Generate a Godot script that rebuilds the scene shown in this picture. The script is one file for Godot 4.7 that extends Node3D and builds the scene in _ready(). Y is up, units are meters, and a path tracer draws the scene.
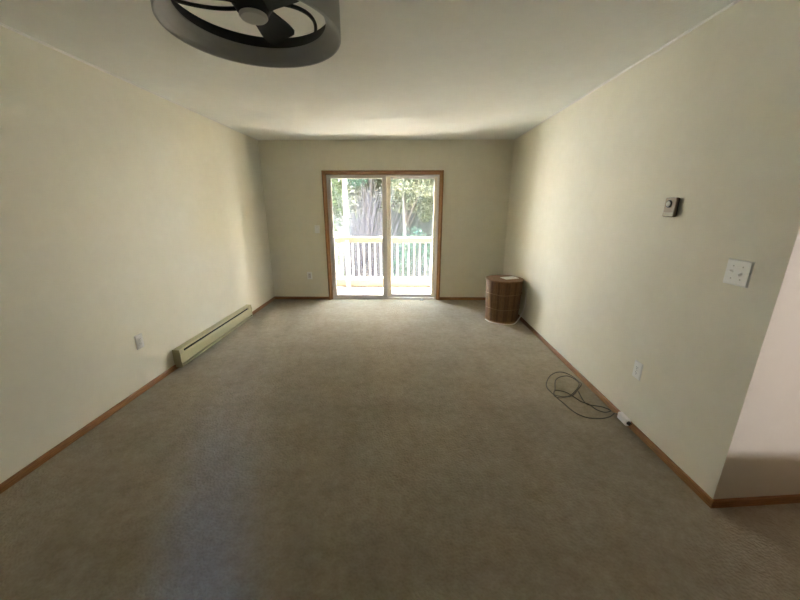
extends Node3D

# ---------------------------------------------------------------- room measures (metres)
const XL := -2.188      # left wall face
const XR := 1.584       # right wall face
const ZB := -5.325      # patio door wall face
const ZC := -1.386      # free end of the right wall
const HC := 2.44        # ceiling height
const DX0 := -1.225     # patio door opening
const DX1 := 0.525
const DH := 1.972
const ZR := -6.65       # balcony railing line

var rng := RandomNumberGenerator.new()
var taken := {}
var M := {}

# ---------------------------------------------------------------- mesh helpers
func mb() -> SurfaceTool:
	var st := SurfaceTool.new()
	st.begin(Mesh.PRIMITIVE_TRIANGLES)
	return st

func tri(st: SurfaceTool, a: Vector3, b: Vector3, c: Vector3, out: Vector3, group := -1) -> void:
	st.set_smooth_group(group)
	if (b - a).cross(c - a).dot(out) > 0.0:
		st.add_vertex(a); st.add_vertex(c); st.add_vertex(b)
	else:
		st.add_vertex(a); st.add_vertex(b); st.add_vertex(c)

func quad(st: SurfaceTool, a: Vector3, b: Vector3, c: Vector3, d: Vector3, out: Vector3, group := -1) -> void:
	tri(st, a, b, c, out, group)
	tri(st, a, c, d, out, group)

# box with chamfered edges, placed by a transform
func cbox(st: SurfaceTool, size: Vector3, bevel: float, t := Transform3D.IDENTITY) -> void:
	var h := size * 0.5
	var b := minf(bevel, minf(h.x, minf(h.y, h.z)) * 0.9)
	var ax := [Vector3.RIGHT, Vector3.UP, Vector3.BACK]
	for i in 3:
		var j := (i + 1) % 3
		var k := (i + 2) % 3
		for s in [-1.0, 1.0]:
			var c: Vector3 = ax[i] * h[i] * s
			var u: Vector3 = ax[j] * (h[j] - b)
			var v: Vector3 = ax[k] * (h[k] - b)
			quad(st, t * (c - u - v), t * (c + u - v), t * (c + u + v), t * (c - u + v), t.basis * (ax[i] * s))
		if b <= 0.00001:
			continue
		for s in [-1.0, 1.0]:
			for r in [-1.0, 1.0]:
				var l: Vector3 = ax[i] * (h[i] - b)
				var p: Vector3 = ax[j] * h[j] * s + ax[k] * (h[k] - b) * r
				var q: Vector3 = ax[j] * (h[j] - b) * s + ax[k] * h[k] * r
				quad(st, t * (p - l), t * (p + l), t * (q + l), t * (q - l), t.basis * (ax[j] * s + ax[k] * r))
	if b > 0.00001:
		for sx in [-1.0, 1.0]:
			for sy in [-1.0, 1.0]:
				for sz in [-1.0, 1.0]:
					var s := Vector3(sx, sy, sz)
					tri(st, t * (s * Vector3(h.x, h.y - b, h.z - b)), t * (s * Vector3(h.x - b, h.y, h.z - b)), t * (s * Vector3(h.x - b, h.y - b, h.z)), t.basis * s)

# box between two corners
func bx(st: SurfaceTool, lo: Vector3, hi: Vector3, bevel := 0.0) -> void:
	cbox(st, hi - lo, bevel, Transform3D(Basis(), (lo + hi) * 0.5))

# closed outline in the x/z plane raised from y0 to y1
func footprint(st: SurfaceTool, pts: PackedVector2Array, y0: float, y1: float) -> void:
	var mid := Vector2.ZERO
	for p in pts:
		mid += p / pts.size()
	for i in pts.size():
		var a := pts[i]
		var b := pts[(i + 1) % pts.size()]
		var out := Vector2(b.y - a.y, a.x - b.x)
		if Geometry2D.is_polygon_clockwise(pts):
			out = -out
		quad(st, Vector3(a.x, y0, a.y), Vector3(b.x, y0, b.y), Vector3(b.x, y1, b.y), Vector3(a.x, y1, a.y), Vector3(-out.x, 0, -out.y) if out.dot((a + b) * 0.5 - mid) < 0 else Vector3(out.x, 0, out.y))
	var idx := Geometry2D.triangulate_polygon(pts)
	for i in range(0, idx.size(), 3):
		var a := pts[idx[i]]
		var b := pts[idx[i + 1]]
		var c := pts[idx[i + 2]]
		tri(st, Vector3(a.x, y0, a.y), Vector3(b.x, y0, b.y), Vector3(c.x, y0, c.y), Vector3.DOWN)
		tri(st, Vector3(a.x, y1, a.y), Vector3(b.x, y1, b.y), Vector3(c.x, y1, c.y), Vector3.UP)

# outline (x, y) in the basis' first two axes, extruded along its third from 0 to length
func extrude(st: SurfaceTool, pts: PackedVector2Array, length: float, t: Transform3D) -> void:
	var ccw := not Geometry2D.is_polygon_clockwise(pts)
	for i in pts.size():
		var a := pts[i]
		var b := pts[(i + 1) % pts.size()]
		var out := Vector2(b.y - a.y, a.x - b.x) * (1.0 if ccw else -1.0)
		quad(st, t * Vector3(a.x, a.y, 0), t * Vector3(b.x, b.y, 0), t * Vector3(b.x, b.y, length), t * Vector3(a.x, a.y, length), t.basis * Vector3(out.x, out.y, 0))
	var idx := Geometry2D.triangulate_polygon(pts)
	for i in range(0, idx.size(), 3):
		for e in [0.0, length]:
			tri(st, t * Vector3(pts[idx[i]].x, pts[idx[i]].y, e), t * Vector3(pts[idx[i + 1]].x, pts[idx[i + 1]].y, e), t * Vector3(pts[idx[i + 2]].x, pts[idx[i + 2]].y, e), t.basis * Vector3(0, 0, -1.0 if e == 0.0 else 1.0))

# profile of (radius, height) turned about y; every point's smooth group follows its segment
func lathe(st: SurfaceTool, prof: PackedVector2Array, segs: int, closed := false, t := Transform3D.IDENTITY, smooth := true) -> void:
	var n := prof.size()
	var area := 0.0
	for i in n:
		area += prof[i].cross(prof[(i + 1) % n])
	for i in (n if closed else n - 1):
		var a := prof[i]
		var b := prof[(i + 1) % n]
		var o2 := Vector2(b.y - a.y, a.x - b.x)
		if area < 0:
			o2 = -o2
		for s in segs:
			var t0 := TAU * s / segs
			var t1 := TAU * (s + 1) / segs
			var tm := (t0 + t1) * 0.5
			var out := t.basis * Vector3(cos(tm) * o2.x, o2.y, sin(tm) * o2.x)
			var p0 := t * Vector3(cos(t0) * a.x, a.y, sin(t0) * a.x)
			var p1 := t * Vector3(cos(t1) * a.x, a.y, sin(t1) * a.x)
			var p2 := t * Vector3(cos(t1) * b.x, b.y, sin(t1) * b.x)
			var p3 := t * Vector3(cos(t0) * b.x, b.y, sin(t0) * b.x)
			var g := (i + 1) if smooth else -1
			if a.x > 0.00001:
				tri(st, p0, p1, p2, out, g)
			if b.x > 0.00001:
				tri(st, p0, p2, p3, out, g)

func disc(st: SurfaceTool, r: float, y: float, up: float, segs: int, t := Transform3D.IDENTITY) -> void:
	for s in segs:
		var t0 := TAU * s / segs
		var t1 := TAU * (s + 1) / segs
		tri(st, t * Vector3(0, y, 0), t * Vector3(cos(t0) * r, y, sin(t0) * r), t * Vector3(cos(t1) * r, y, sin(t1) * r), t.basis * Vector3(0, up, 0))

# tube along points, radius r0 to r1
func tube(st: SurfaceTool, pts: PackedVector3Array, r0: float, r1: float, sides: int, caps := true) -> void:
	var n := pts.size()
	var rings := []
	var up := Vector3.UP
	for i in n:
		var d := (pts[mini(i + 1, n - 1)] - pts[maxi(i - 1, 0)]).normalized()
		if absf(d.dot(up)) > 0.95:
			up = Vector3.RIGHT if absf(d.x) < 0.9 else Vector3.BACK
		var u := up.cross(d).normalized()
		var v := d.cross(u).normalized()
		up = v
		var r := lerpf(r0, r1, float(i) / maxf(1, n - 1))
		var ring := PackedVector3Array()
		for k in sides:
			ring.append(pts[i] + (u * cos(TAU * k / sides) + v * sin(TAU * k / sides)) * r)
		rings.append(ring)
	for i in n - 1:
		for k in sides:
			var a: Vector3 = rings[i][k]
			var b: Vector3 = rings[i][(k + 1) % sides]
			var c: Vector3 = rings[i + 1][(k + 1) % sides]
			var d: Vector3 = rings[i + 1][k]
			quad(st, a, b, c, d, (a + b + c + d) * 0.25 - (pts[i] + pts[i + 1]) * 0.5, 1)
	if caps:
		for e in [0, n - 1]:
			var o := (pts[e] - pts[1 if e == 0 else n - 2])
			for k in sides:
				tri(st, pts[e], rings[e][k], rings[e][(k + 1) % sides], o)

# smooth curve through points
func curve(pts: Array, step := 4) -> PackedVector3Array:
	var out := PackedVector3Array()
	for i in pts.size() - 1:
		var a: Vector3 = pts[maxi(i - 1, 0)]
		var b: Vector3 = pts[i]
		var c: Vector3 = pts[i + 1]
		var d: Vector3 = pts[mini(i + 2, pts.size() - 1)]
		for s in step:
			out.append(b.cubic_interpolate(c, a, d, float(s) / step))
	out.append(pts[pts.size() - 1])
	return out

# ---------------------------------------------------------------- node helpers
func numbered(called: String) -> String:
	if not taken.has(called):
		taken[called] = 0
		return called
	taken[called] += 1
	return "%s_%03d" % [called, taken[called]]

func obj(called: String, st: SurfaceTool, material: Material, parent: Node = self) -> MeshInstance3D:
	st.generate_normals()
	return put(called, st.commit(), material, parent)

func put(called: String, mesh: Mesh, material: Material, parent: Node = self) -> MeshInstance3D:
	var o := MeshInstance3D.new()
	o.name = numbered(called) if parent == self else called
	o.mesh = mesh
	o.material_override = material
	parent.add_child(o, true)
	return o

func tag(o: Node, label: String, category: String, group := "") -> void:
	o.set_meta("label", label)
	o.set_meta("category", category)
	if group != "":
		o.set_meta("group", group)

func thing(called: String, label: String, category: String, at := Vector3.ZERO, turn := 0.0, group := "") -> Node3D:
	var o := Node3D.new()
	o.name = numbered(called)
	add_child(o)
	o.position = at
	o.rotation.y = turn
	tag(o, label, category, group)
	return o

func struct(called: String, st: SurfaceTool, material: Material, label: String, category: String) -> MeshInstance3D:
	var o := obj(called, st, material)
	tag(o, label, category)
	o.set_meta("kind", "structure")
	return o

# ---------------------------------------------------------------- materials
func plain(c: Color, rough := 0.6, metal := 0.0) -> StandardMaterial3D:
	var m := StandardMaterial3D.new()
	m.albedo_color = c
	m.roughness = rough
	m.metallic = metal
	return m

func noise_image(size: int, seed_: int, freq: float, octaves := 4) -> Image:
	var n := FastNoiseLite.new()
	n.seed = seed_
	n.noise_type = FastNoiseLite.TYPE_SIMPLEX_SMOOTH
	n.frequency = freq
	n.fractal_octaves = octaves
	return n.get_seamless_image(size, size)

func mix_texture(size: int, base: Color, dark: Color, layers: Array) -> ImageTexture:
	# layers: [Image, weight]; the sum decides between two colours
	var im := Image.create(size, size, true, Image.FORMAT_RGB8)
	for y in size:
		for x in size:
			var v := 0.0
			for l in layers:
				v += (l[0].get_pixel(x, y).r - 0.5) * l[1]
			im.set_pixel(x, y, dark.lerp(base, clampf(0.5 + v, 0.0, 1.0)))
	im.generate_mipmaps()
	return ImageTexture.create_from_image(im)

func bump(im: Image, strength: float) -> ImageTexture:
	var c: Image = im.duplicate()
	c.convert(Image.FORMAT_RGBA8)
	c.bump_map_to_normal_map(strength)
	return ImageTexture.create_from_image(c)

func triplanar(m: StandardMaterial3D, s: Vector3, world := true) -> StandardMaterial3D:
	m.uv1_triplanar = true
	m.uv1_world_triplanar = world
	m.uv1_scale = s
	return m

func make_materials() -> void:
	var fine := noise_image(512, 3, 0.12, 3)
	var mid := noise_image(512, 5, 0.02, 4)
	var coarse := noise_image(512, 9, 0.006, 3)
	var strokes := noise_image(512, 21, 0.035, 3)
	# painted walls: cream, faint roller texture
	var peel := bump(noise_image(512, 12, 0.09, 2), 1.2)
	M.wall = triplanar(plain(Color.WHITE, 0.75), Vector3.ONE * 0.9)
	M.wall.albedo_texture = mix_texture(512, Color(0.930, 0.903, 0.815), Color(0.916, 0.888, 0.796), [[mid, 0.7], [coarse, 0.9]])
	M.wall.normal_enabled = true
	M.wall.normal_texture = peel
	M.wall.normal_scale = 0.12
	M.wall_dim = plain(Color(0.52, 0.48, 0.42), 0.8)  # unseen walls made darker than the room paint to cut bounced light
	M.ceiling = triplanar(plain(Color.WHITE, 0.9), Vector3.ONE * 0.8)
	M.ceiling.albedo_texture = mix_texture(512, Color(0.955, 0.948, 0.908), Color(0.942, 0.934, 0.892), [[mid, 0.7], [coarse, 0.9]])
	M.ceiling.normal_enabled = true
	M.ceiling.normal_texture = peel
	M.ceiling.normal_scale = 0.3
	# carpet: short cut pile with trodden patches
	M.carpet = triplanar(plain(Color.WHITE, 1.0), Vector3.ONE * 0.9)
	M.carpet.albedo_texture = mix_texture(512, Color(0.712, 0.668, 0.588), Color(0.602, 0.558, 0.478), [[fine, 0.5], [strokes, 0.5], [mid, 0.35], [coarse, 0.35]])
	M.carpet.normal_enabled = true
	M.carpet.normal_texture = bump(fine, 5.0)
	M.carpet.normal_scale = 0.45
	M.carpet.metallic_specular = 0.2
	# honey oak, the grain along x, y or z
	var grain := noise_image(512, 31, 0.03, 4)
	var oak := mix_texture(512, Color(0.690, 0.500, 0.275), Color(0.520, 0.345, 0.195), [[grain, 1.5], [fine, 0.3]])
	var gb := bump(grain, 1.5)
	for a in [["oak_x", Vector3(0.5, 12, 12)], ["oak_y", Vector3(12, 0.5, 12)], ["oak_z", Vector3(12, 12, 0.5)]]:
		var m := triplanar(plain(Color.WHITE, 0.42), a[1])
		m.albedo_texture = oak
		m.normal_enabled = true
		m.normal_texture = gb
		m.normal_scale = 0.2
		M[a[0]] = m
	M.vinyl = plain(Color(0.86, 0.83, 0.80), 0.35)
	M.vinyl_lit = plain(Color(0.93, 0.89, 0.80), 0.4)  # lighter, yellower copy of the vinyl: light on the outer stile put into colour
	M.gasket = plain(Color(0.25, 0.24, 0.23), 0.7)
	M.glass = plain(Color(0.95, 0.98, 0.97, 0.05), 0.02)
	M.glass.transparency = BaseMaterial3D.TRANSPARENCY_ALPHA
	M.plate = plain(Color(0.965, 0.955, 0.925), 0.35)
	M.slot_shade = plain(Color(0.10, 0.09, 0.08), 0.7)  # near black stands in for the shade inside outlet openings
	M.screw = plain(Color(0.78, 0.76, 0.70), 0.35, 0.6)
	M.heater = plain(Color(0.75, 0.72, 0.545), 0.4)
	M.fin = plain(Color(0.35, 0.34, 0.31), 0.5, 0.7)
	M.fan_grey = plain(Color(0.68, 0.68, 0.66), 0.5)
	M.fan_black = plain(Color(0.085, 0.085, 0.088), 0.55)
	M.fan_cap = plain(Color(0.82, 0.81, 0.77), 0.45)
	M.thermostat = plain(Color(0.62, 0.54, 0.43), 0.45)
	M.thermostat_trim = plain(Color(0.72, 0.65, 0.53), 0.4)
	M.dial_white = plain(Color(0.97, 0.95, 0.90), 0.15)
	M.brass = plain(Color(0.95, 0.90, 0.78), 0.12, 1.0)
	M.dark_metal = plain(Color(0.13, 0.10, 0.075), 0.5)
	M.cable_dark = plain(Color(0.33, 0.31, 0.265), 0.5)
	M.cable_white = plain(Color(0.92, 0.90, 0.85), 0.5)
	M.paper = plain(Color(0.97, 0.96, 0.93), 0.9)
	var wov := mix_texture(512, Color(0.62, 0.46, 0.30), Color(0.455, 0.32, 0.195), [[grain, 1.3], [fine, 0.4]])
	M.slat = triplanar(plain(Color.WHITE, 0.55), Vector3(9, 0.9, 9))
	M.slat.albedo_texture = wov
	M.slat_b = triplanar(plain(Color(0.86, 0.84, 0.82), 0.55), Vector3(9, 0.9, 9))
	M.slat_b.albedo_texture = wov
	M.cord = plain(Color(0.66, 0.53, 0.40), 0.8)
	M.lid = triplanar(plain(Color.WHITE, 0.6), Vector3(1.2, 8, 8))
	M.lid.albedo_texture = wov
	M.white_paint = plain(Color(0.90, 0.88, 0.84), 0.5)
	M.shaded_paint = plain(Color(0.64, 0.605, 0.52), 0.5)  # white paint darkened: shade on the room side is put into the colour
	M.deck = triplanar(plain(Color.WHITE, 0.7), Vector3(0.6, 6, 6))
	M.deck.albedo_texture = mix_texture(512, Color(0.63, 0.58, 0.54), Color(0.57, 0.52, 0.48), [[grain, 0.9], [mid, 0.6]])
	M.siding = plain(Color(0.84, 0.81, 0.75), 0.6)
	M.concrete = triplanar(plain(Color.WHITE, 0.9), Vector3.ONE * 0.2)
	M.concrete.albedo_texture = mix_texture(512, Color(0.70, 0.71, 0.71), Color(0.61, 0.62, 0.62), [[fine, 0.4], [mid, 0.8], [coarse, 0.6]])
	M.bank = triplanar(plain(Color.WHITE, 1.0), Vector3.ONE * 0.35)
	M.bank.albedo_texture = mix_texture(512, Color(0.27, 0.265, 0.26), Color(0.17, 0.185, 0.155), [[fine, 0.9], [mid, 1.2]])
	M.bark = triplanar(plain(Color.WHITE, 0.9), Vector3(4, 0.8, 4))
	M.bark.albedo_texture = mix_texture(512, Color(0.27, 0.25, 0.23), Color(0.15, 0.135, 0.12), [[grain, 1.5], [fine, 0.5]])
	M.bark_pale = triplanar(plain(Color.WHITE, 0.8), Vector3(4, 0.8, 4))
	M.bark_pale.albedo_texture = mix_texture(512, Color(0.42, 0.40, 0.37), Color(0.33, 0.31, 0.28), [[grain, 1.2], [fine, 0.3]])
	M.leaf = plain(Color.WHITE, 0.6)
	M.leaf.metallic_specular = 0.05
	M.leaf.vertex_color_use_as_albedo = true
	M.leaf.backlight = Color(0.3, 0.3, 0.3)
	M.twig = plain(Color(0.25, 0.24, 0.25), 0.9)
	M.twig.metallic_specular = 0.1
	M.bank.metallic_specular = 0.1
	M.bark.metallic_specular = 0.1
	M.laminate = plain(Color(0.72, 0.68, 0.60), 0.35)

# ---------------------------------------------------------------- camera, sky, sun
func make_camera_and_light() -> void:
	var cam := Camera3D.new()
	cam.name = "camera"
	cam.fov = 84.33
	cam.near = 0.02
	cam.far = 400.0
	add_child(cam)
	cam.position = Vector3(0, 1.49, 0)
	cam.rotation = Vector3(-0.274, 0.0163, 0)
	cam.current = true

	var sky_mat := ProceduralSkyMaterial.new()
	sky_mat.sky_top_color = Color(0.68, 0.83, 1.0)
	sky_mat.sky_horizon_color = Color(1.0, 0.985, 0.955)
	sky_mat.sky_curve = 0.2
	sky_mat.ground_bottom_color = Color(0.45, 0.45, 0.40)
	sky_mat.ground_horizon_color = Color(0.8, 0.8, 0.75)
	sky_mat.sun_angle_max = 1.0
	sky_mat.energy_multiplier = 5.5
	var sky := Sky.new()
	sky.sky_material = sky_mat
	var env := Environment.new()
	env.background_mode = Environment.BG_SKY
	env.sky = sky
	env.tonemap_mode = Environment.TONE_MAPPER_LINEAR
	env.tonemap_exposure = 7.6
	env.sdfgi_enabled = true
	env.ssao_enabled = true
	env.ssil_enabled = true
	var we := WorldEnvironment.new()
	we.name = "world_environment"
	we.environment = env
	add_child(we)

	var sun := DirectionalLight3D.new()
	sun.name = "sun"
	sun.light_color = Color(1.0, 0.97, 0.92)
	sun.light_energy = 16.0
	sun.light_angular_distance = 0.6
	sun.shadow_enabled = true
	add_child(sun)
	# high sun in front of the house, a little to the left
	sun.look_at_from_position(Vector3(-5, 20, -7.2), Vector3(0, 0, 0))

# ---------------------------------------------------------------- setting
func make_shell() -> void:
	var st := mb()
	bx(st, Vector3(XL - 0.15, -0.12, ZB - 0.02), Vector3(4.65, 0, 5.35))
	struct("floor", st, M.carpet, "grey brown carpet covering the whole empty room", "carpet")
	st = mb()
	bx(st, Vector3(XL - 0.15, HC, ZB - 0.15), Vector3(4.65, HC + 0.12, 5.35))
	struct("ceiling", st, M.ceiling, "plain off white ceiling above the empty room", "ceiling")
	st = mb()
	bx(st, Vector3(XL - 0.15, 0, ZB - 0.15), Vector3(XL, HC, 5.35))
	struct("wall_left", st, M.wall, "cream painted wall with the baseboard heater", "wall")
	# patio door wall, one piece round the opening
	st = mb()
	bx(st, Vector3(XL, 0, ZB - 0.15), Vector3(DX0, HC, ZB))
	bx(st, Vector3(DX1, 0, ZB - 0.15), Vector3(XR + 0.12, HC, ZB))
	bx(st, Vector3(DX0, DH, ZB - 0.15), Vector3(DX1, HC, ZB))
	struct("wall_back", st, M.wall, "far wall in shade round the sliding patio door", "wall")
	st = mb()
	footprint(st, PackedVector2Array([Vector2(XR, ZB), Vector2(XR, ZC), Vector2(XR + 0.12, ZC - 0.14), Vector2(XR + 0.12, ZB)]), 0, HC)
	struct("wall_right", st, M.wall, "cream painted wall with the thermostat and the switches", "wall")
	st = mb()
	footprint(st, PackedVector2Array([Vector2(XR, ZC), Vector2(4.5, ZC - 0.24), Vector2(4.5, ZC - 0.39), Vector2(XR + 0.12, ZC - 0.14)]), 0, HC)
	struct("wall_return", st, M.wall, "pinkish lit wall facing the camera round the right corner", "wall")
	# the rest of the flat behind the camera; partition and pocket door are added
	st = mb()
	bx(st, Vector3(4.5, 0, ZC - 0.4), Vector3(4.65, HC, 5.35))
	struct("wall_kitchen", st, M.wall_dim, "kitchen end wall out of view on the right", "wall")
	st = mb()
	bx(st, Vector3(XL, 0, 2.2), Vector3(-0.12, HC, 2.32))
	bx(st, Vector3(0.62, 0, 2.2), Vector3(4.5, HC, 2.32))
	bx(st, Vector3(-0.12, 2.05, 2.2), Vector3(0.62, HC, 2.32))
	struct("wall_rear", st, M.wall_dim, "wall behind the camera with a doorway to the hall", "wall")
	st = mb()
	bx(st, Vector3(1.74, 0, -0.4), Vector3(1.86, HC, 2.2))  # added to block lamp spill and the fan shadow on the left wall
	struct("wall_light_screen", st, M.wall_dim, "short wall added behind the camera to hold back kitchen lamp light", "wall")
	st = mb()
	bx(st, Vector3(XL, 0, 5.2), Vector3(4.5, HC, 5.35))
	struct("wall_hall", st, M.wall_dim, "end wall of the hall behind the camera", "wall")
	st = mb()
	bx(st, Vector3(-0.12, 0.01, 2.24), Vector3(0.455, 2.05, 2.28), 0.004)  # added slab narrows the doorway so hall light falls as a strip
	struct("door_2", st, M.white_paint, "half drawn pocket door added behind the camera to narrow the hall light", "door")

	# baseboards: low oak boards with a rounded upper edge
	var h := 0.046
	var prof := PackedVector2Array([Vector2(0, 0), Vector2(0.012, 0), Vector2(0.012, h - 0.008), Vector2(0.009, h - 0.002), Vector2(0.004, h), Vector2(0, h)])
	st = mb()
	extrude(st, prof, 2.2 - ZB, Transform3D(Basis(Vector3.RIGHT, Vector3.UP, Vector3.BACK), Vector3(XL, 0, ZB)))
	struct("baseboard_left", st, M.oak_z, "low honey oak baseboard along the heater wall", "baseboard")
	st = mb()
	extrude(st, prof, ZC - ZB + 0.012, Transform3D(Basis(Vector3.LEFT, Vector3.UP, Vector3.BACK), Vector3(XR, 0, ZB)))
	struct("baseboard_right", st, M.oak_z, "low honey oak baseboard under the thermostat wall", "baseboard")
	st = mb()
	extrude(st, prof, DX0 - 0.042 - XL, Transform3D(Basis(Vector3.BACK, Vector3.UP, Vector3.RIGHT), Vector3(XL, 0, ZB)))
	extrude(st, prof, XR - DX1 - 0.042, Transform3D(Basis(Vector3.BACK, Vector3.UP, Vector3.RIGHT), Vector3(DX1 + 0.042, 0, ZB)))
	struct("baseboard_back", st, M.oak_x, "low honey oak baseboards either side of the patio door", "baseboard")
	st = mb()
	var dir := Vector3(4.5 - XR, 0, -0.24).normalized()
	extrude(st, prof, 2.9, Transform3D(Basis(Vector3(-dir.z, 0, dir.x), Vector3.UP, dir), Vector3(XR - 0.012, 0, ZC + 0.001)))
	struct("baseboard_return", st, M.oak_x, "low oak baseboard round the corner on the right", "baseboard")
	# thin painted bead where the side walls meet the ceiling
	var bead := PackedVector2Array([Vector2(0, 0), Vector2(0, -0.009), Vector2(0.006, -0.006), Vector2(0.009, 0)])
	st = mb()
	extrude(st, bead, 7.3, Transform3D(Basis(Vector3.RIGHT, Vector3.UP, Vector3.BACK), Vector3(XL, HC, ZB)))
	struct("trim_2", st, M.white_paint, "thin pale bead between left wall and ceiling", "trim")
	st = mb()
	extrude(st, bead, ZC - ZB, Transform3D(Basis(Vector3.LEFT, Vector3.UP, Vector3.BACK), Vector3(XR, HC, ZB)))
	struct("trim_3", st, M.white_paint, "thin pale bead between right wall and ceiling", "trim")

func make_patio_door() -> void:
	# oak casing with a slanted inner face
	var o := thing("trim_1", "honey oak casing round the sliding patio door", "door casing", Vector3((DX0 + DX1) * 0.5, 0, ZB))
	o.set_meta("kind", "structure")
	var hw := (DX1 - DX0) * 0.5
	var w := 0.046
	var prof := PackedVector2Array([Vector2(0, 0), Vector2(0, 0.003), Vector2(0.019, 0.027), Vector2(0.024, 0.029), Vector2(w - 0.006, 0.026), Vector2(w, 0.020), Vector2(w, 0)])
	var st := mb()
	extrude(st, prof, DH + w, Transform3D(Basis(Vector3.LEFT, Vector3.BACK, Vector3.UP), Vector3(-hw, 0, 0)))
	obj("side_casing", st, M.oak_y, o)
	st = mb()
	extrude(st, prof, DH + w, Transform3D(Basis(Vector3.RIGHT, Vector3.BACK, Vector3.UP), Vector3(hw, 0, 0)))
	obj("side_casing", st, M.oak_y, o)
	st = mb()
	extrude(st, prof, hw * 2, Transform3D(Basis(Vector3.UP, Vector3.BACK, Vector3.RIGHT), Vector3(-hw, DH, 0)))
	obj("head_casing", st, M.oak_x, o)
	# oak jamb boards lining the first part of the opening
	for s in [-1.0, 1.0]:
		st = mb()
		bx(st, Vector3(minf(s * hw, s * (hw - 0.012)), 0, -0.03), Vector3(maxf(s * hw, s * (hw - 0.012)), DH, 0.002), 0.001)
		obj("jamb", st, M.oak_y, o)
	st = mb()
	bx(st, Vector3(-hw + 0.012, DH - 0.012, -0.03), Vector3(hw - 0.012, DH, 0.002), 0.001)
	obj("head_jamb", st, M.oak_x, o)

	# vinyl sliding door: frame, inner left panel, outer right panel
	var d := thing("door_1", "white vinyl two panel sliding patio door with clear glass", "patio door", Vector3((DX0 + DX1) * 0.5, 0, ZB))
	d.set_meta("kind", "structure")
	var fx := hw - 0.012
	var fh := DH - 0.012
	st = mb()
	bx(st, Vector3(-fx, 0, -0.15), Vector3(-fx + 0.026, fh, -0.03), 0.003)
	bx(st, Vector3(fx - 0.026, 0, -0.15), Vector3(fx, fh, -0.03), 0.003)
	bx(st, Vector3(-fx + 0.026, fh - 0.026, -0.15), Vector3(fx - 0.026, fh, -0.03), 0.003)
	obj("frame", st, M.vinyl, d)
	st = mb()
	bx(st, Vector3(-fx + 0.026, -0.01, -0.17), Vector3(fx - 0.026, 0.022, -0.028), 0.003)
	bx(st, Vector3(-fx + 0.026, 0.02, -0.088), Vector3(fx - 0.026, 0.034, -0.082), 0.001)
	obj("sill_track", st, M.vinyl, d)
	panel(d, -fx + 0.022, -0.295 - (DX0 + DX1) * 0.5, -0.052, fh, 0.045, 0.07, M.vinyl, true)
	panel(d, -0.345 - (DX0 + DX1) * 0.5, fx - 0.022, -0.112, fh, 0.050, 0.11, M.vinyl_lit, false)

func panel(d: Node3D, a: float, b: float, z: float, fh: float, stile: float, meet: float, m: Material, inner: bool) -> void:
	var y0 := 0.024
	var y1 := fh - 0.022
	var p := Node3D.new()
	p.name = "sliding_panel" if inner else "fixed_panel"
	d.add_child(p, true)
	var lw := stile if inner else meet
	var rw := meet if inner else stile
	var st := mb()
	bx(st, Vector3(a, y0, z - 0.018), Vector3(a + lw, y1, z + 0.018), 0.004)
	obj("stile", st, m, p)
	st = mb()
	bx(st, Vector3(b - rw, y0, z - 0.018), Vector3(b, y1, z + 0.018), 0.004)
	obj("stile", st, m, p)
	st = mb()
	bx(st, Vector3(a + lw, y1 - 0.032, z - 0.018), Vector3(b - rw, y1, z + 0.018), 0.004)
	obj("top_rail", st, M.vinyl, p)
	st = mb()
	bx(st, Vector3(a + lw, y0, z - 0.018), Vector3(b - rw, y0 + 0.042, z + 0.018), 0.004)
	obj("bottom_rail", st, M.vinyl, p)
	st = mb()
	bx(st, Vector3(a + lw - 0.004, y0 + 0.038, z - 0.003), Vector3(b - rw + 0.004, y1 - 0.028, z + 0.003))
	obj("pane", st, M.glass, p)
	if inner:
		st = mb()
		tube(st, curve([Vector3(a + 0.022, 0.90, z + 0.018), Vector3(a + 0.022, 0.93, z + 0.045), Vector3(a + 0.022, 1.02, z + 0.05), Vector3(a + 0.022, 1.10, z + 0.045), Vector3(a + 0.022, 1.13, z + 0.018)]), 0.010, 0.010, 8)
		obj("handle", st, M.vinyl, p)

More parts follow.
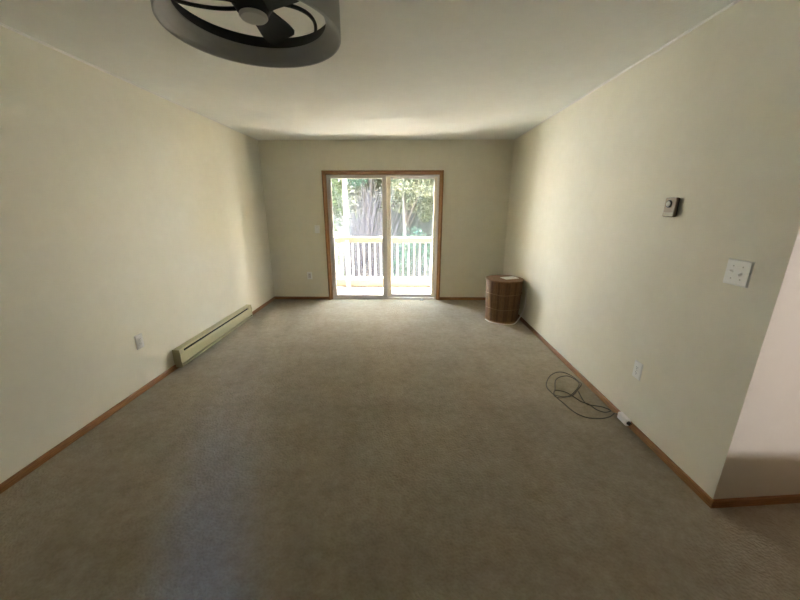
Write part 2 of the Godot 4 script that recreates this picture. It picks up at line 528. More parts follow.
# ---------------------------------------------------------------- balcony and outdoors
func make_balcony() -> void:
	var o := thing("balcony_deck", "pale painted board deck of the balcony outside the patio door", "deck", Vector3(-0.4, -0.1, -6.1))
	var mesh: Mesh
	var z := ZB - 0.165
	var st := mb()
	bx(st, Vector3(-1.2, -0.03, -0.067), Vector3(1.2, 0, 0.067), 0.003)
	st.generate_normals()
	mesh = st.commit()
	for i in 9:
		var b := put("board", mesh, M.deck, o)
		b.position = Vector3(0, 0, z - 0.07 - i * 0.139 + 6.1)
	st = mb()
	bx(st, Vector3(-1.2, -0.25, -0.72), Vector3(1.2, -0.035, 0.62))
	obj("joist_frame", st, M.shaded_paint, o)

	# walls and soffit of the recess that the balcony sits in
	st = mb()
	bx(st, Vector3(-1.75, -2.8, -6.86), Vector3(-1.60, 2.36, ZB - 0.15))
	struct("wall_balcony_left", st, M.siding, "pale side wall of the balcony recess", "wall")
	st = mb()
	bx(st, Vector3(0.80, -2.8, -6.86), Vector3(0.95, 2.36, ZB - 0.15))
	struct("wall_balcony_right", st, M.siding, "pale side wall at the other end of the balcony recess", "wall")
	st = mb()
	bx(st, Vector3(-1.75, 2.36, -7.15), Vector3(0.95, 2.75, ZB - 0.15))
	struct("ceiling_balcony", st, M.white_paint, "white soffit above the balcony", "soffit")

	var r := thing("balcony_railing", "white balcony railing of upright square balusters between two rails", "railing", Vector3(-0.4, -0.1, ZR))
	st = mb()
	bx(st, Vector3(-1.2, 0.955, -0.045), Vector3(1.2, 0.985, 0.045), 0.006)
	bx(st, Vector3(-1.2, 0.90, -0.02), Vector3(1.2, 0.955, 0.02), 0.004)
	bx(st, Vector3(-1.2, 0.985, -0.062), Vector3(1.2, 1.015, 0.062), 0.006)
	var top := obj("top_rail", st, M.shaded_paint, r)
	st = mb()
	bx(st, Vector3(-1.2, 0.155, -0.02), Vector3(1.2, 0.205, 0.02), 0.004)
	obj("bottom_rail", st, M.white_paint, r)
	st = mb()
	bx(st, Vector3(-1.2, 0, -0.05), Vector3(1.2, 0.155, -0.02), 0.004)
	obj("kick_board", st, M.shaded_paint, r)
	st = mb()
	bx(st, Vector3(-0.014, 0.205, -0.014), Vector3(0.014, 0.90, 0.014), 0.003)
	st.generate_normals()
	mesh = st.commit()
	for i in 21:
		var x := -1.11 + i * 0.1125
		if absf(x + 0.79) < 0.05 or absf(x - 0.97) < 0.05:
			continue
		var b := put("baluster", mesh, M.white_paint, r)
		b.position.x = x
	for x in [-1.165, 0.575]:
		st = mb()
		bx(st, Vector3(-0.036, 0, -0.036), Vector3(0.036, 2.46, 0.036), 0.006)
		var p := obj("post", st, M.white_paint, r)
		p.position.x = x + 0.4
		st = mb()
		bx(st, Vector3(-0.046, 0, -0.046), Vector3(0.046, 0.14, 0.046), 0.006)
		obj("foot", st, M.white_paint, p)

	# storey below, as wall of the house under the room and the roof above
	st = mb()
	bx(st, Vector3(-9, -2.8, ZB - 0.148), Vector3(9, -0.13, ZB - 0.05))
	bx(st, Vector3(-9, -0.13, ZB - 0.148), Vector3(XL - 0.16, 5.2, ZB - 0.05))
	bx(st, Vector3(1.8, -0.13, ZB - 0.148), Vector3(9, 5.2, ZB - 0.05))
	bx(st, Vector3(XL - 0.16, 2.76, ZB - 0.148), Vector3(1.8, 5.2, ZB - 0.05))
	struct("wall_outside", st, M.siding, "outer wall of the house round the balcony", "wall")

func leaves(st: SurfaceTool, at: Vector3, size: Vector3, n: int, leaf: float, c0: Color, c1: Color) -> void:
	for i in n:
		var p := Vector3(rng.randfn(0, 1), rng.randfn(0, 1), rng.randfn(0, 1)).normalized() * pow(rng.randf(), 0.45)
		p = at + p * size
		var d := Vector3(rng.randf_range(-1, 1), rng.randf_range(-1.0, 0.6), rng.randf_range(-1, 1)).normalized()
		var s := d.cross(Vector3(rng.randf_range(-1, 1), rng.randf_range(-1, 1), rng.randf_range(-1, 1))).normalized()
		var nn := d.cross(s)
		var l := leaf * rng.randf_range(0.7, 1.4)
		st.set_color(c0.lerp(c1, rng.randf()))
		var tip := p + d * l
		var fold := nn * l * 0.12
		var le := p + d * l * 0.45 + s * l * 0.3 + fold
		var ri := p + d * l * 0.45 - s * l * 0.3 + fold
		st.set_smooth_group(-1)
		st.add_vertex(p); st.add_vertex(le); st.add_vertex(tip)
		st.add_vertex(p); st.add_vertex(tip); st.add_vertex(ri)

func tree(label: String, at: Vector3, height: float, trunk_r: float, blobs: Array, n: int, leaf: float, c0: Color, c1: Color, bark: Material, group := "trees beyond the balcony") -> void:
	var o := thing("tree", label, "tree", at, 0.0, group)
	var lean := Vector3(rng.randf_range(-0.25, 0.25), 0, rng.randf_range(-0.2, 0.2))
	var st := mb()
	tube(st, curve([Vector3.ZERO, Vector3(0, height * 0.35, 0) + lean * 0.4, Vector3(0, height * 0.7, 0) + lean, Vector3(0, height, 0) + lean * 1.3]), trunk_r, trunk_r * 0.3, 9)
	obj("trunk", st, bark, o)
	for b in blobs:
		st = mb()
		var c: Vector3 = b[0]
		var from := Vector3(0, minf(c.y * 0.75, height * 0.9), 0) + lean * 0.8
		tube(st, curve([from, from.lerp(c, 0.5) + Vector3(0, 0.15, 0), c]), trunk_r * 0.4, trunk_r * 0.12, 6)
		obj("branch", st, M.bark, o)
	st = mb()
	for b in blobs:
		leaves(st, b[0], b[1], n, leaf, c0, c1)
	obj("foliage", st, M.leaf, o)

func bush(label: String, at: Vector3, size: Vector3, n: int, leaf: float, c0: Color, c1: Color, group := "bushes on the bank") -> void:
	var o := thing("bush", label, "bush", at, 0.0, group)
	var st := mb()
	for i in 7:
		var a := TAU * i / 7.0
		tube(st, curve([Vector3(cos(a) * 0.06, 0, sin(a) * 0.06), Vector3(cos(a) * size.x * 0.3, size.y * 0.6, sin(a) * size.z * 0.3), Vector3(cos(a) * size.x * 0.5, size.y * 1.2, sin(a) * size.z * 0.5)]), 0.025, 0.008, 5)
	obj("stems", st, M.bark, o)
	st = mb()
	leaves(st, Vector3(0, size.y, 0), size, n, leaf, c0, c1)
	obj("foliage", st, M.leaf, o)

func thicket(label: String, at: Vector3, size: Vector3, n: int) -> void:
	var o := thing("thicket", label, "thicket", at, 0.0, "bare thickets on the bank")
	var st := mb()
	for i in n:
		var p := Vector3(rng.randf_range(-1, 1) * size.x, 0, rng.randf_range(-1, 1) * size.z)
		var lean := Vector3(rng.randf_range(0.1, 1.1), 0, rng.randf_range(-0.1, 0.1)) * size.y * 0.30
		if rng.randf() < 0.35:
			lean.x = -lean.x
		var top := size.y * rng.randf_range(0.6, 1.5)
		tube(st, PackedVector3Array([p, p + lean * 0.35 + Vector3(0, top * 0.6, 0), p + lean + Vector3(0, top, 0)]), 0.016, 0.006, 4, false)
	obj("canes", st, M.twig, o)
	o.get_child(0).set_meta("kind", "stuff")

func bank_height(x: float, z: float) -> float:
	var e := 1.0 - pow((x - 0.4) / 6.8, 2) - pow((z + 26.0) / 12.0, 2)
	return -2.8 + (8.5 * sqrt(e) if e > 0 else 0.0)

func make_outdoors() -> void:
	var st := mb()
	bx(st, Vector3(-90, -3.1, -120), Vector3(90, -2.8, ZB - 0.14))
	struct("ground", st, M.concrete, "sunlit paved yard below the balcony", "ground")
	# wooded bank opposite
	st = mb()
	var nx := 40
	var nz := 40
	for i in nx:
		for j in nz:
			var p := []
			for c in [[0, 0], [1, 0], [1, 1], [0, 1]]:
				var x: float = 0.4 + (float(i + c[0]) / nx * 2 - 1) * 6.8
				var z: float = -26.0 + (float(j + c[1]) / nz * 2 - 1) * 12.0
				p.append(Vector3(x, bank_height(x, z) + 0.12 * sin(x * 2.1 + z) * sin(z * 1.7), z))
			quad(st, p[0], p[1], p[2], p[3], Vector3.UP, 1)
	struct("hill", st, M.bank, "overgrown bank rising behind the balcony", "hill")

	var green0 := Color(0.016, 0.026, 0.012)
	var green1 := Color(0.060, 0.080, 0.038)
	var mint0 := Color(0.014, 0.030, 0.022)
	var mint1 := Color(0.040, 0.075, 0.055)
	var olive0 := Color(0.028, 0.030, 0.020)
	var olive1 := Color(0.095, 0.095, 0.060)
	var g := -2.8
	tree("leafy green tree at the left edge of the left pane", Vector3(-2.95, g, -13.2), 6.2, 0.13, [[Vector3(-0.2, 5.3, 0), Vector3(0.75, 0.9, 0.7)], [Vector3(0.2, 4.2, 0.1), Vector3(0.75, 0.9, 0.7)], [Vector3(-0.1, 6.4, 0), Vector3(0.8, 0.7, 0.7)]], 1500, 0.10, green0, green1, M.bark)
	tree("bluish green leafy tree at the top of the left pane", Vector3(-1.5, g, -13.6), 6.6, 0.10, [[Vector3(-0.4, 5.55, 0), Vector3(0.55, 0.5, 0.6)], [Vector3(0.45, 6.0, 0.1), Vector3(0.75, 0.6, 0.6)], [Vector3(0.0, 6.7, 0), Vector3(1.0, 0.6, 0.7)]], 1100, 0.10, mint0, mint1, M.bark)
	tree("dense speckled tree filling the top of the right pane", Vector3(0.25, g, -13.4), 6.6, 0.10, [[Vector3(-0.40, 5.0, 0), Vector3(0.75, 1.0, 0.6)], [Vector3(0.45, 5.7, 0.1), Vector3(0.8, 0.75, 0.6)], [Vector3(-0.1, 6.6, 0), Vector3(1.0, 0.7, 0.7)], [Vector3(0.55, 4.5, -0.2), Vector3(0.6, 0.8, 0.5)]], 1700, 0.10, green0, olive1, M.bark)
	tree("yellowish leafy tree behind the right edge of the right pane", Vector3(1.75, g, -12.9), 6.0, 0.11, [[Vector3(0, 5.3, 0), Vector3(0.75, 1.0, 0.7)], [Vector3(0.1, 4.2, 0), Vector3(0.7, 0.9, 0.6)], [Vector3(-0.1, 6.4, 0), Vector3(0.9, 0.8, 0.7)]], 1500, 0.10, olive0, olive1, M.bark)
	tree("smooth pale trunked tree standing among the leaves of right pane", Vector3(0.17, g, -12.1), 4.6, 0.10, [[Vector3(0.45, 4.85, 0), Vector3(0.35, 0.25, 0.3)], [Vector3(-0.3, 4.95, 0.1), Vector3(0.35, 0.25, 0.3)]], 260, 0.09, olive0, olive1, M.bark_pale)
	var names := ["leftmost", "second from left", "second from right", "rightmost"]
	for i in 4:  # high crowns added above the view to shade the foliage below
		var x := -3.7 + i * 2.0
		var z := -15.6 + 0.3 * (i % 2)
		var y := bank_height(x, z) - 0.1
		tree("tall tree on the bank with a high crown added for shade, %s of its row" % names[i], Vector3(x, y, z), 8.4 - (y - g), 0.16, [[Vector3(0.1, 7.4 - (y - g), 1.9), Vector3(1.15, 0.8, 1.5)], [Vector3(-0.2, 8.3 - (y - g), 0.4), Vector3(1.2, 1.1, 1.6)], [Vector3(0.2, 7.6 - (y - g), -1.2), Vector3(1.15, 1.0, 1.4)], [Vector3(0.0, 5.2 - (y - g), -0.6), Vector3(1.1, 1.5, 0.5)]], 1100, 0.24, green0, olive1, M.bark, "tall trees on the bank with crowns added for shade")
	bush("rounded green bush behind the railing in the right pane", Vector3(0.25, g, -11.3), Vector3(0.85, 1.85, 0.45), 3000, 0.085, mint0, mint1)
	bush("olive green bush behind the left end of the railing", Vector3(-2.7, g, -11.2), Vector3(0.62, 2.0, 0.45), 2200, 0.085, olive0, green1)
	bush("tall dense bush added beyond the door frame to dim the left wall", Vector3(2.9, g, -10.6), Vector3(0.6, 2.3, 0.5), 1900, 0.14, olive0, green1)  # unseen bush added to cut light reaching the left wall
	bush("yellowish bush at the right end of the railing", Vector3(1.7, g, -11.5), Vector3(0.5, 1.6, 0.5), 1300, 0.085, olive0, olive1)
	# trees added beyond the frame, right of the yard, to dim the left wall
	for e in [[4.45, -11.9, "nearer"], [6.6, -10.4, "farther"]]:
		tree("broad leafy tree added right of the yard to block light, the %s one to the balcony" % e[2], Vector3(e[0], g, e[1]), 6.5, 0.18, [[Vector3(0, 2.6, 0), Vector3(1.1, 1.4, 1.1)], [Vector3(0.1, 4.6, 0), Vector3(1.15, 1.4, 1.1)], [Vector3(-0.1, 6.4, 0), Vector3(1.0, 1.1, 1.0)]], 900, 0.26, green0, olive1, M.bark, "broad trees added right of the yard to block light")
	thicket("bare grey canes crowding the lower half of the left pane", Vector3(-1.45, g, -12.2), Vector3(0.6, 3.4, 0.35), 330)
	thicket("bare grey canes low behind the railing under the green bush", Vector3(0.2, g, -10.5), Vector3(0.9, 1.9, 0.25), 170)

# ---------------------------------------------------------------- ceiling fan
func make_fan() -> void:
	var o := thing("ceiling_fan", "dark caged ring ceiling fan with black blades and pale cap", "ceiling fan", Vector3(-0.555, HC, -1.428))
	var y := -HC
	var st := mb()
	lathe(st, PackedVector2Array([Vector2(0, 0), Vector2(0.07, 0), Vector2(0.07, -0.018), Vector2(0.045, -0.04), Vector2(0, -0.04)]), 32)
	obj("ceiling_canopy", st, M.fan_black, o)
	st = mb()
	tube(st, PackedVector3Array([Vector3(0, -0.03, 0), Vector3(0, -0.12, 0)]), 0.013, 0.013, 12)
	obj("downrod", st, M.fan_black, o)
	st = mb()
	lathe(st, PackedVector2Array([Vector2(0, 2.34 + y), Vector2(0.06, 2.335 + y), Vector2(0.078, 2.32 + y), Vector2(0.078, 2.20 + y), Vector2(0.062, 2.178 + y), Vector2(0.050, 2.160 + y), Vector2(0, 2.160 + y)]), 36)
	obj("motor_housing", st, M.fan_black, o)
	st = mb()
	lathe(st, PackedVector2Array([Vector2(0, 2.160 + y), Vector2(0.048, 2.160 + y), Vector2(0.050, 2.155 + y), Vector2(0.044, 2.148 + y), Vector2(0.02, 2.146 + y), Vector2(0, 2.1455 + y)]), 36)
	obj("hub_cap", st, M.fan_cap, o)
	# ring: outer band with a flared lip, black band within
	st = mb()
	lathe(st, PackedVector2Array([Vector2(0.306, 2.10 + y), Vector2(0.310, 2.103 + y), Vector2(0.310, 2.215 + y), Vector2(0.302, 2.215 + y), Vector2(0.284, 2.165 + y), Vector2(0.256, 2.158 + y), Vector2(0.256, 2.152 + y), Vector2(0.270, 2.132 + y), Vector2(0.288, 2.112 + y), Vector2(0.300, 2.102 + y)]), 96, true)
	obj("ring", st, M.fan_grey, o)
	st = mb()
	lathe(st, PackedVector2Array([Vector2(0.258, 2.157 + y), Vector2(0.268, 2.157 + y), Vector2(0.289, 2.205 + y), Vector2(0.280, 2.205 + y)]), 96, true)
	obj("inner_band", st, M.fan_black, o)
	for a in [141.0, 12.0, 262.0]:
		var pts := []
		for k in 7:
			var f := k / 6.0
			var ang := deg_to_rad(a + 42.0 * f)
			var r := lerpf(0.06, 0.285, f) + 0.03 * sin(PI * f)
			pts.append(Vector3(cos(ang) * r, 2.203 + y + 0.012 * sin(PI * f), -sin(ang) * r))
		st = mb()
		tube(st, curve(pts, 3), 0.0075, 0.0065, 8)
		obj("arm", st, M.fan_black, o)
	# one blade, turned into place three times
	st = mb()
	var n := 8
	for side in [1.0, -1.0]:
		for i in n:
			var r0 := lerpf(0.055, 0.250, float(i) / n)
			var r1 := lerpf(0.055, 0.250, float(i + 1) / n)
			var w0 := 0.035 + 0.024 * smoothstep(0.05, 0.2, r0) - (0.0 if i < n else 0.015)
			var w1 := 0.035 + 0.024 * smoothstep(0.05, 0.2, r1) - (0.012 if i == n - 1 else 0.0)
			var th: float = 0.003 * side
			quad(st, Vector3(r0, th - 0.017, -w0), Vector3(r1, th - 0.017, -w1), Vector3(r1, th + 0.017, w1), Vector3(r0, th + 0.017, w0), Vector3(0, side, 0), 1)
			for e in [-1.0, 1.0]:
				if side > 0:
					quad(st, Vector3(r0, -0.003 + 0.017 * e, w0 * e), Vector3(r1, -0.003 + 0.017 * e, w1 * e), Vector3(r1, 0.003 + 0.017 * e, w1 * e), Vector3(r0, 0.003 + 0.017 * e, w0 * e), Vector3(0, 0, e))
	st.generate_normals()
	var mesh := st.commit()
	for a in [84.0, -36.0, 204.0]:
		var b := put("blade", mesh, M.fan_black, o)
		b.position.y = 2.188 + y
		b.rotation.y = deg_to_rad(a)

# ---------------------------------------------------------------- heater
func make_heater() -> void:
	var z0 := -2.835
	var z1 := -4.33
	var o := thing("baseboard_heater", "long almond metal electric baseboard heater on the left wall", "heater", Vector3(XL, 0, (z0 + z1) * 0.5))
	var L := z0 - z1
	var t := Transform3D(Basis(Vector3.RIGHT, Vector3.UP, Vector3.BACK), Vector3(0, 0, -L * 0.5))
	var st := mb()
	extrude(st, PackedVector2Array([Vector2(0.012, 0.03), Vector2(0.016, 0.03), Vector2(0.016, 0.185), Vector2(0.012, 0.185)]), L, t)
	obj("back_plate", st, M.fin, o)  # bare steel, its dark grey picked to deepen the shade under the hood
	# hood: flat top that turns down over the front
	st = mb()
	extrude(st, PackedVector2Array([Vector2(0.0, 0.194), Vector2(0.056, 0.191), Vector2(0.062, 0.185), Vector2(0.062, 0.175), Vector2(0.059, 0.175), Vector2(0.058, 0.184), Vector2(0.0, 0.190)]), L, t)
	obj("hood", st, M.heater, o)
	st = mb()
	extrude(st, PackedVector2Array([Vector2(0.050, 0.150), Vector2(0.060, 0.146), Vector2(0.068, 0.136), Vector2(0.068, 0.058), Vector2(0.064, 0.050), Vector2(0.061, 0.052), Vector2(0.065, 0.060), Vector2(0.065, 0.135), Vector2(0.058, 0.143), Vector2(0.050, 0.147)]), L, t)
	obj("front_panel", st, M.heater, o)
	st = mb()
	extrude(st, PackedVector2Array([Vector2(0.012, 0.022), Vector2(0.070, 0.022), Vector2(0.072, 0.026), Vector2(0.072, 0.038), Vector2(0.069, 0.038), Vector2(0.067, 0.027), Vector2(0.012, 0.027)]), L, t)
	obj("bottom_lip", st, M.heater, o)
	st = mb()
	tube(st, PackedVector3Array([Vector3(0.038, 0.095, -L * 0.5 + 0.02), Vector3(0.038, 0.095, L * 0.5 - 0.02)]), 0.008, 0.008, 8)
	obj("heating_tube", st, M.fin, o)
	st = mb()
	for i in 170:
		var z := lerpf(-L * 0.5 + 0.08, L * 0.5 - 0.08, i / 169.0)
		bx(st, Vector3(0.018, 0.075, z - 0.0006), Vector3(0.052, 0.140, z + 0.0006))
		bx(st, Vector3(0.018, 0.140, z - 0.0006), Vector3(0.048, 0.172, z + 0.0006))
	var f := obj("fins", st, M.fin, o)
	f.set_meta("kind", "stuff")
	for s in [1.0, -1.0]:
		st = mb()
		extrude(st, PackedVector2Array([Vector2(0, 0.02), Vector2(0.074, 0.02), Vector2(0.074, 0.05), Vector2(0.070, 0.09), Vector2(0.073, 0.150), Vector2(0.066, 0.195), Vector2(0, 0.198)]), 0.006, Transform3D(t.basis, Vector3(0, 0, L * 0.5 if s > 0 else -L * 0.5 - 0.006)))
		obj("end_cap", st, M.heater, o)
		# end cover plate behind the front opening
		st = mb()
		var za := L * 0.5 - 0.07 if s > 0 else -L * 0.5
		bx(st, Vector3(0.054, 0.138, za), Vector3(0.062, 0.180, za + 0.07), 0.001)
		obj("corner_cover", st, M.heater, o)

# ---------------------------------------------------------------- wall plates
func plate(called: String, label: String, category: String, at: Vector3, normal: Vector3, w: float, h: float) -> Node3D:
	# local axes: x along the wall, y up, z out of the wall
	var o := thing(called, label, category, at)
	o.basis = Basis(Vector3.UP.cross(normal), Vector3.UP, normal)
	var st := mb()
	var b := 0.005
	var t := 0.0065
	var hw := w * 0.5
	var hh := h * 0.5
	# bevelled cover: flat face with sloping sides
	for s in [-1.0, 1.0]:
		quad(st, Vector3(s * hw, -hh, 0), Vector3(s * hw, hh, 0), Vector3(s * (hw - b), hh - b, t), Vector3(s * (hw - b), -hh + b, t), Vector3(s, 0, 0.5))
		quad(st, Vector3(-hw, s * hh, 0), Vector3(hw, s * hh, 0), Vector3(hw - b, s * (hh - b), t), Vector3(-hw + b, s * (hh - b), t), Vector3(0, s, 0.5))
	quad(st, Vector3(-hw + b, -hh + b, t), Vector3(hw - b, -hh + b, t), Vector3(hw - b, hh - b, t), Vector3(-hw + b, hh - b, t), Vector3.BACK)
	quad(st, Vector3(-hw, -hh, 0), Vector3(hw, -hh, 0), Vector3(hw, hh, 0), Vector3(-hw, hh, 0), Vector3.FORWARD)
	obj("cover_plate", st, M.plate, o)
	return o

func screw(o: Node3D, x: float, y: float) -> void:
	var st := mb()
	lathe(st, PackedVector2Array([Vector2(0, 0.0085), Vector2(0.0025, 0.008), Vector2(0.0034, 0.0065), Vector2(0, 0.006)]), 12, false, Transform3D(Basis(Vector3.RIGHT, Vector3.BACK, Vector3.DOWN), Vector3(x, y, 0)))
	obj("screw", st, M.screw, o)

func duplex(label: String, at: Vector3, normal: Vector3) -> void:
	var o := plate("wall_outlet", label, "outlet", at, normal, 0.078, 0.122)
	screw(o, 0, 0)
	for s in [1.0, -1.0]:
		var st := mb()
		var pts := PackedVector2Array()
		for k in 20:
			var a := TAU * k / 20.0
			pts.append(Vector2(clampf(cos(a) * 0.0195, -0.0165, 0.0165), clampf(sin(a) * 0.0175, -0.0145, 0.0145)))
		extrude(st, pts, 0.0025, Transform3D(Basis(), Vector3(0, s * 0.0195, 0.006)))
		var f := obj("receptacle", st, M.plate, o)
		st = mb()
		bx(st, Vector3(-0.0075, s * 0.0195 - 0.001, 0.0082), Vector3(-0.0050, s * 0.0195 + 0.008, 0.0088))
		bx(st, Vector3(0.0050, s * 0.0195 - 0.001, 0.0082), Vector3(0.0075, s * 0.0195 + 0.007, 0.0088))
		bx(st, Vector3(-0.0025, s * 0.0195 - 0.010, 0.0082), Vector3(0.0025, s * 0.0195 - 0.0055, 0.0088))
		obj("painted_slots", st, M.slot_shade, f)

func make_wall_plates() -> void:
	duplex("white duplex outlet on the left wall near the heater", Vector3(XL, 0.423, -2.498), Vector3.RIGHT)
	duplex("white outlet low on the right wall above the cable", Vector3(XR, 0.420, -2.066), Vector3.LEFT)
	# rectangular insert outlet on the door wall
	var o := plate("wall_outlet", "small white outlet low on the far wall left of the patio door", "outlet", Vector3(-1.571, 0.402, ZB), Vector3.BACK, 0.082, 0.122)
	var st := mb()
	for s in [-1.0, 1.0]:
		bx(st, Vector3(-0.026, s * 0.041 - 0.0015, 0.006), Vector3(0.026, s * 0.041 + 0.0015, 0.0095))
		bx(st, Vector3(s * 0.0245 - 0.0015, -0.0395, 0.006), Vector3(s * 0.0245 + 0.0015, 0.0395, 0.0095))
	obj("insert_frame", st, M.plate, o)
	st = mb()
	bx(st, Vector3(-0.021, -0.038, 0.006), Vector3(0.021, 0.038, 0.009), 0.0015)
	var f := obj("receptacle", st, M.vinyl, o)
	for s in [1.0, -1.0]:
		st = mb()
		bx(st, Vector3(-0.0075, s * 0.02 - 0.002, 0.0088), Vector3(-0.005, s * 0.02 + 0.007, 0.0094))
		bx(st, Vector3(0.005, s * 0.02 - 0.002, 0.0088), Vector3(0.0075, s * 0.02 + 0.007, 0.0094))
		obj("painted_slots", st, M.slot_shade, f)
	# switches
	switches("white light switch on the far wall beside the patio door", Vector3(-1.397, 1.150, ZB), Vector3.BACK, 0.082, 0.122, [0.0])
	switches("white double toggle switch plate below the thermostat near right corner", Vector3(XR, 1.188, -1.579), Vector3.LEFT, 0.124, 0.122, [-0.023, 0.023])

func switches(label: String, at: Vector3, normal: Vector3, w: float, h: float, xs: Array) -> void:
	var o := plate("light_switch", label, "switch", at, normal, w, h)
	var k := 0
	for x in xs:
		var st := mb()
		bx(st, Vector3(x - 0.0055, -0.0125, 0.004), Vector3(x + 0.0055, 0.0125, 0.0071))
		obj("toggle_collar", st, M.plate, o)
		st = mb()
		var tilt := 0.5 if k == 0 else -0.5
		cbox(st, Vector3(0.0078, 0.0105, 0.020), 0.002, Transform3D(Basis(Vector3.RIGHT, -tilt), Vector3(x, 0.005 * signf(tilt), 0.012)))
		obj("toggle", st, M.plate, o)
		screw(o, x, 0.030)
		screw(o, x, -0.030)
		k += 1

func make_thermostat() -> void:
	var o := thing("thermostat", "small tan box thermostat with a round dial on right wall", "thermostat", Vector3(XR, 1.488, -2.062))
	o.basis = Basis(Vector3.UP.cross(Vector3.LEFT), Vector3.UP, Vector3.LEFT)
	var st := mb()
	bx(st, Vector3(-0.040, -0.052, 0), Vector3(0.040, 0.052, 0.006), 0.002)
	obj("wall_base", st, M.dark_metal, o)
	st = mb()
	bx(st, Vector3(-0.042, -0.055, 0.005), Vector3(0.042, 0.055, 0.024), 0.004)
	obj("cover", st, M.thermostat, o)
	st = mb()
	bx(st, Vector3(-0.041, -0.052, 0.022), Vector3(0.041, -0.030, 0.0265), 0.002)
	obj("scale_strip", st, M.thermostat_trim, o)
	var turn := Basis(Vector3.RIGHT, Vector3.BACK, Vector3.DOWN)
	st = mb()
	lathe(st, PackedVector2Array([Vector2(0, 0), Vector2(0.022, 0), Vector2(0.021, 0.006), Vector2(0.016, 0.007), Vector2(0, 0.007)]), 28, false, Transform3D(turn, Vector3(-0.004, 0.019, 0.023)))
	var d := obj("dial", st, M.dark_metal, o)
	st = mb()
	lathe(st, PackedVector2Array([Vector2(0, 0.012), Vector2(0.010, 0.0115), Vector2(0.0145, 0.009), Vector2(0.015, 0.006), Vector2(0, 0.006)]), 28, false, Transform3D(turn, Vector3(-0.004, 0.019, 0.023)))
	obj("dial_knob", st, M.dial_white, d)

# ---------------------------------------------------------------- hamper, papers, cables
func make_hamper() -> void:
	var c := Vector3(1.325, 0, -4.36)
	var R := 0.216    # at the foot
	var T := 0.242    # at the top
	var H := 0.575
	var o := thing("slatted_hamper", "brown round slatted wooden hamper in the far right corner", "hamper", c)
	var st := mb()
	lathe(st, PackedVector2Array([Vector2(0, 0.02), Vector2(R - 0.014, 0.02), Vector2(T - 0.014, H - 0.02), Vector2(0, H - 0.02)]), 40)
	obj("inner_wall", st, M.slat_b, o)
	var n := 46
	st = mb()
	extrude(st, PackedVector2Array([Vector2(-0.0138, 0.012), Vector2(0.0138, 0.012), Vector2(0.0156, H - 0.014), Vector2(-0.0156, H - 0.014)]), 0.006, Transform3D(Basis(), Vector3(0, 0, -0.008)))
	extrude(st, PackedVector2Array([Vector2(-0.0112, 0.012), Vector2(0.0112, 0.012), Vector2(0.0130, H - 0.014), Vector2(-0.0130, H - 0.014)]), 0.002, Transform3D(Basis(), Vector3(0, 0, -0.002)))
	st.generate_normals()
	var mesh := st.commit()
	for i in n:
		var a := TAU * i / n
		var s := put("slat", mesh, M.slat if (i * 7) % 3 != 0 else M.slat_b, o)
		s.basis = Basis(Vector3.UP, a) * Basis(Vector3.RIGHT, atan2(T - R, H))
		s.position = Vector3(sin(a), 0, cos(a)) * (R - 0.003)
	for y in [0.19, 0.39]:
		st = mb()
		var pts := PackedVector3Array()
		for k in 61:
			var a := TAU * k / 60.0
			var rr := lerpf(R, T, y / H)
			pts.append(Vector3(sin(a) * rr, y + 0.004 * sin(a * 5.0), cos(a) * rr))
		tube(st, pts, 0.003, 0.003, 6, false)
		obj("binding_cord", st, M.cord, o)
	st = mb()
	lathe(st, PackedVector2Array([Vector2(R - 0.02, 0), Vector2(R + 0.002, 0), Vector2(R + 0.004, 0.008), Vector2(R + 0.002, 0.02), Vector2(R - 0.02, 0.02)]), 48, true)
	obj("base_rim", st, M.cord, o)
	st = mb()
	lathe(st, PackedVector2Array([Vector2(0, H - 0.02), Vector2(T + 0.002, H - 0.02), Vector2(T + 0.005, H - 0.012), Vector2(T + 0.002, H - 0.003), Vector2(T - 0.008, H), Vector2(0, H)]), 48)
	obj("lid", st, M.lid, o)
	# folded sheet of paper on the lid
	var p := thing("paper", "folded white sheet of paper lying on the brown hamper", "paper", c + Vector3(0.065, H, 0.0), 0.35)
	st = mb()
	bx(st, Vector3(-0.10, 0.0, -0.07), Vector3(0.10, 0.004, 0.07), 0.001)
	obj("lower_leaf", st, M.paper, p)
	st = mb()
	quad(st, Vector3(-0.10, 0.004, -0.07), Vector3(0.10, 0.004, -0.07), Vector3(0.09, 0.020, 0.07), Vector3(-0.10, 0.014, 0.07), Vector3.UP)
	quad(st, Vector3(-0.10, 0.0045, -0.07), Vector3(0.10, 0.0045, -0.07), Vector3(0.09, 0.0215, 0.07), Vector3(-0.10, 0.0155, 0.07), Vector3.UP)
	obj("upper_leaf", st, M.paper, p)
	# white cable that drops behind the hamper and runs round its foot
	st = mb()
	tube(st, curve([Vector3(1.574, 0.46, -4.23), Vector3(1.572, 0.36, -4.19), Vector3(1.556, 0.24, -4.155), Vector3(1.505, 0.11, -4.135), Vector3(1.44, 0.025, -4.115), Vector3(1.38, 0.006, -4.115), Vector3(1.29, 0.006, -4.122), Vector3(1.20, 0.006, -4.165), Vector3(1.13, 0.006, -4.235), Vector3(1.10, 0.006, -4.33)], 6), 0.0075, 0.0075, 8)
	var w := obj("white_cable", st, M.cable_white)
	tag(w, "white cable curving down beside the brown hamper to its foot", "cable")

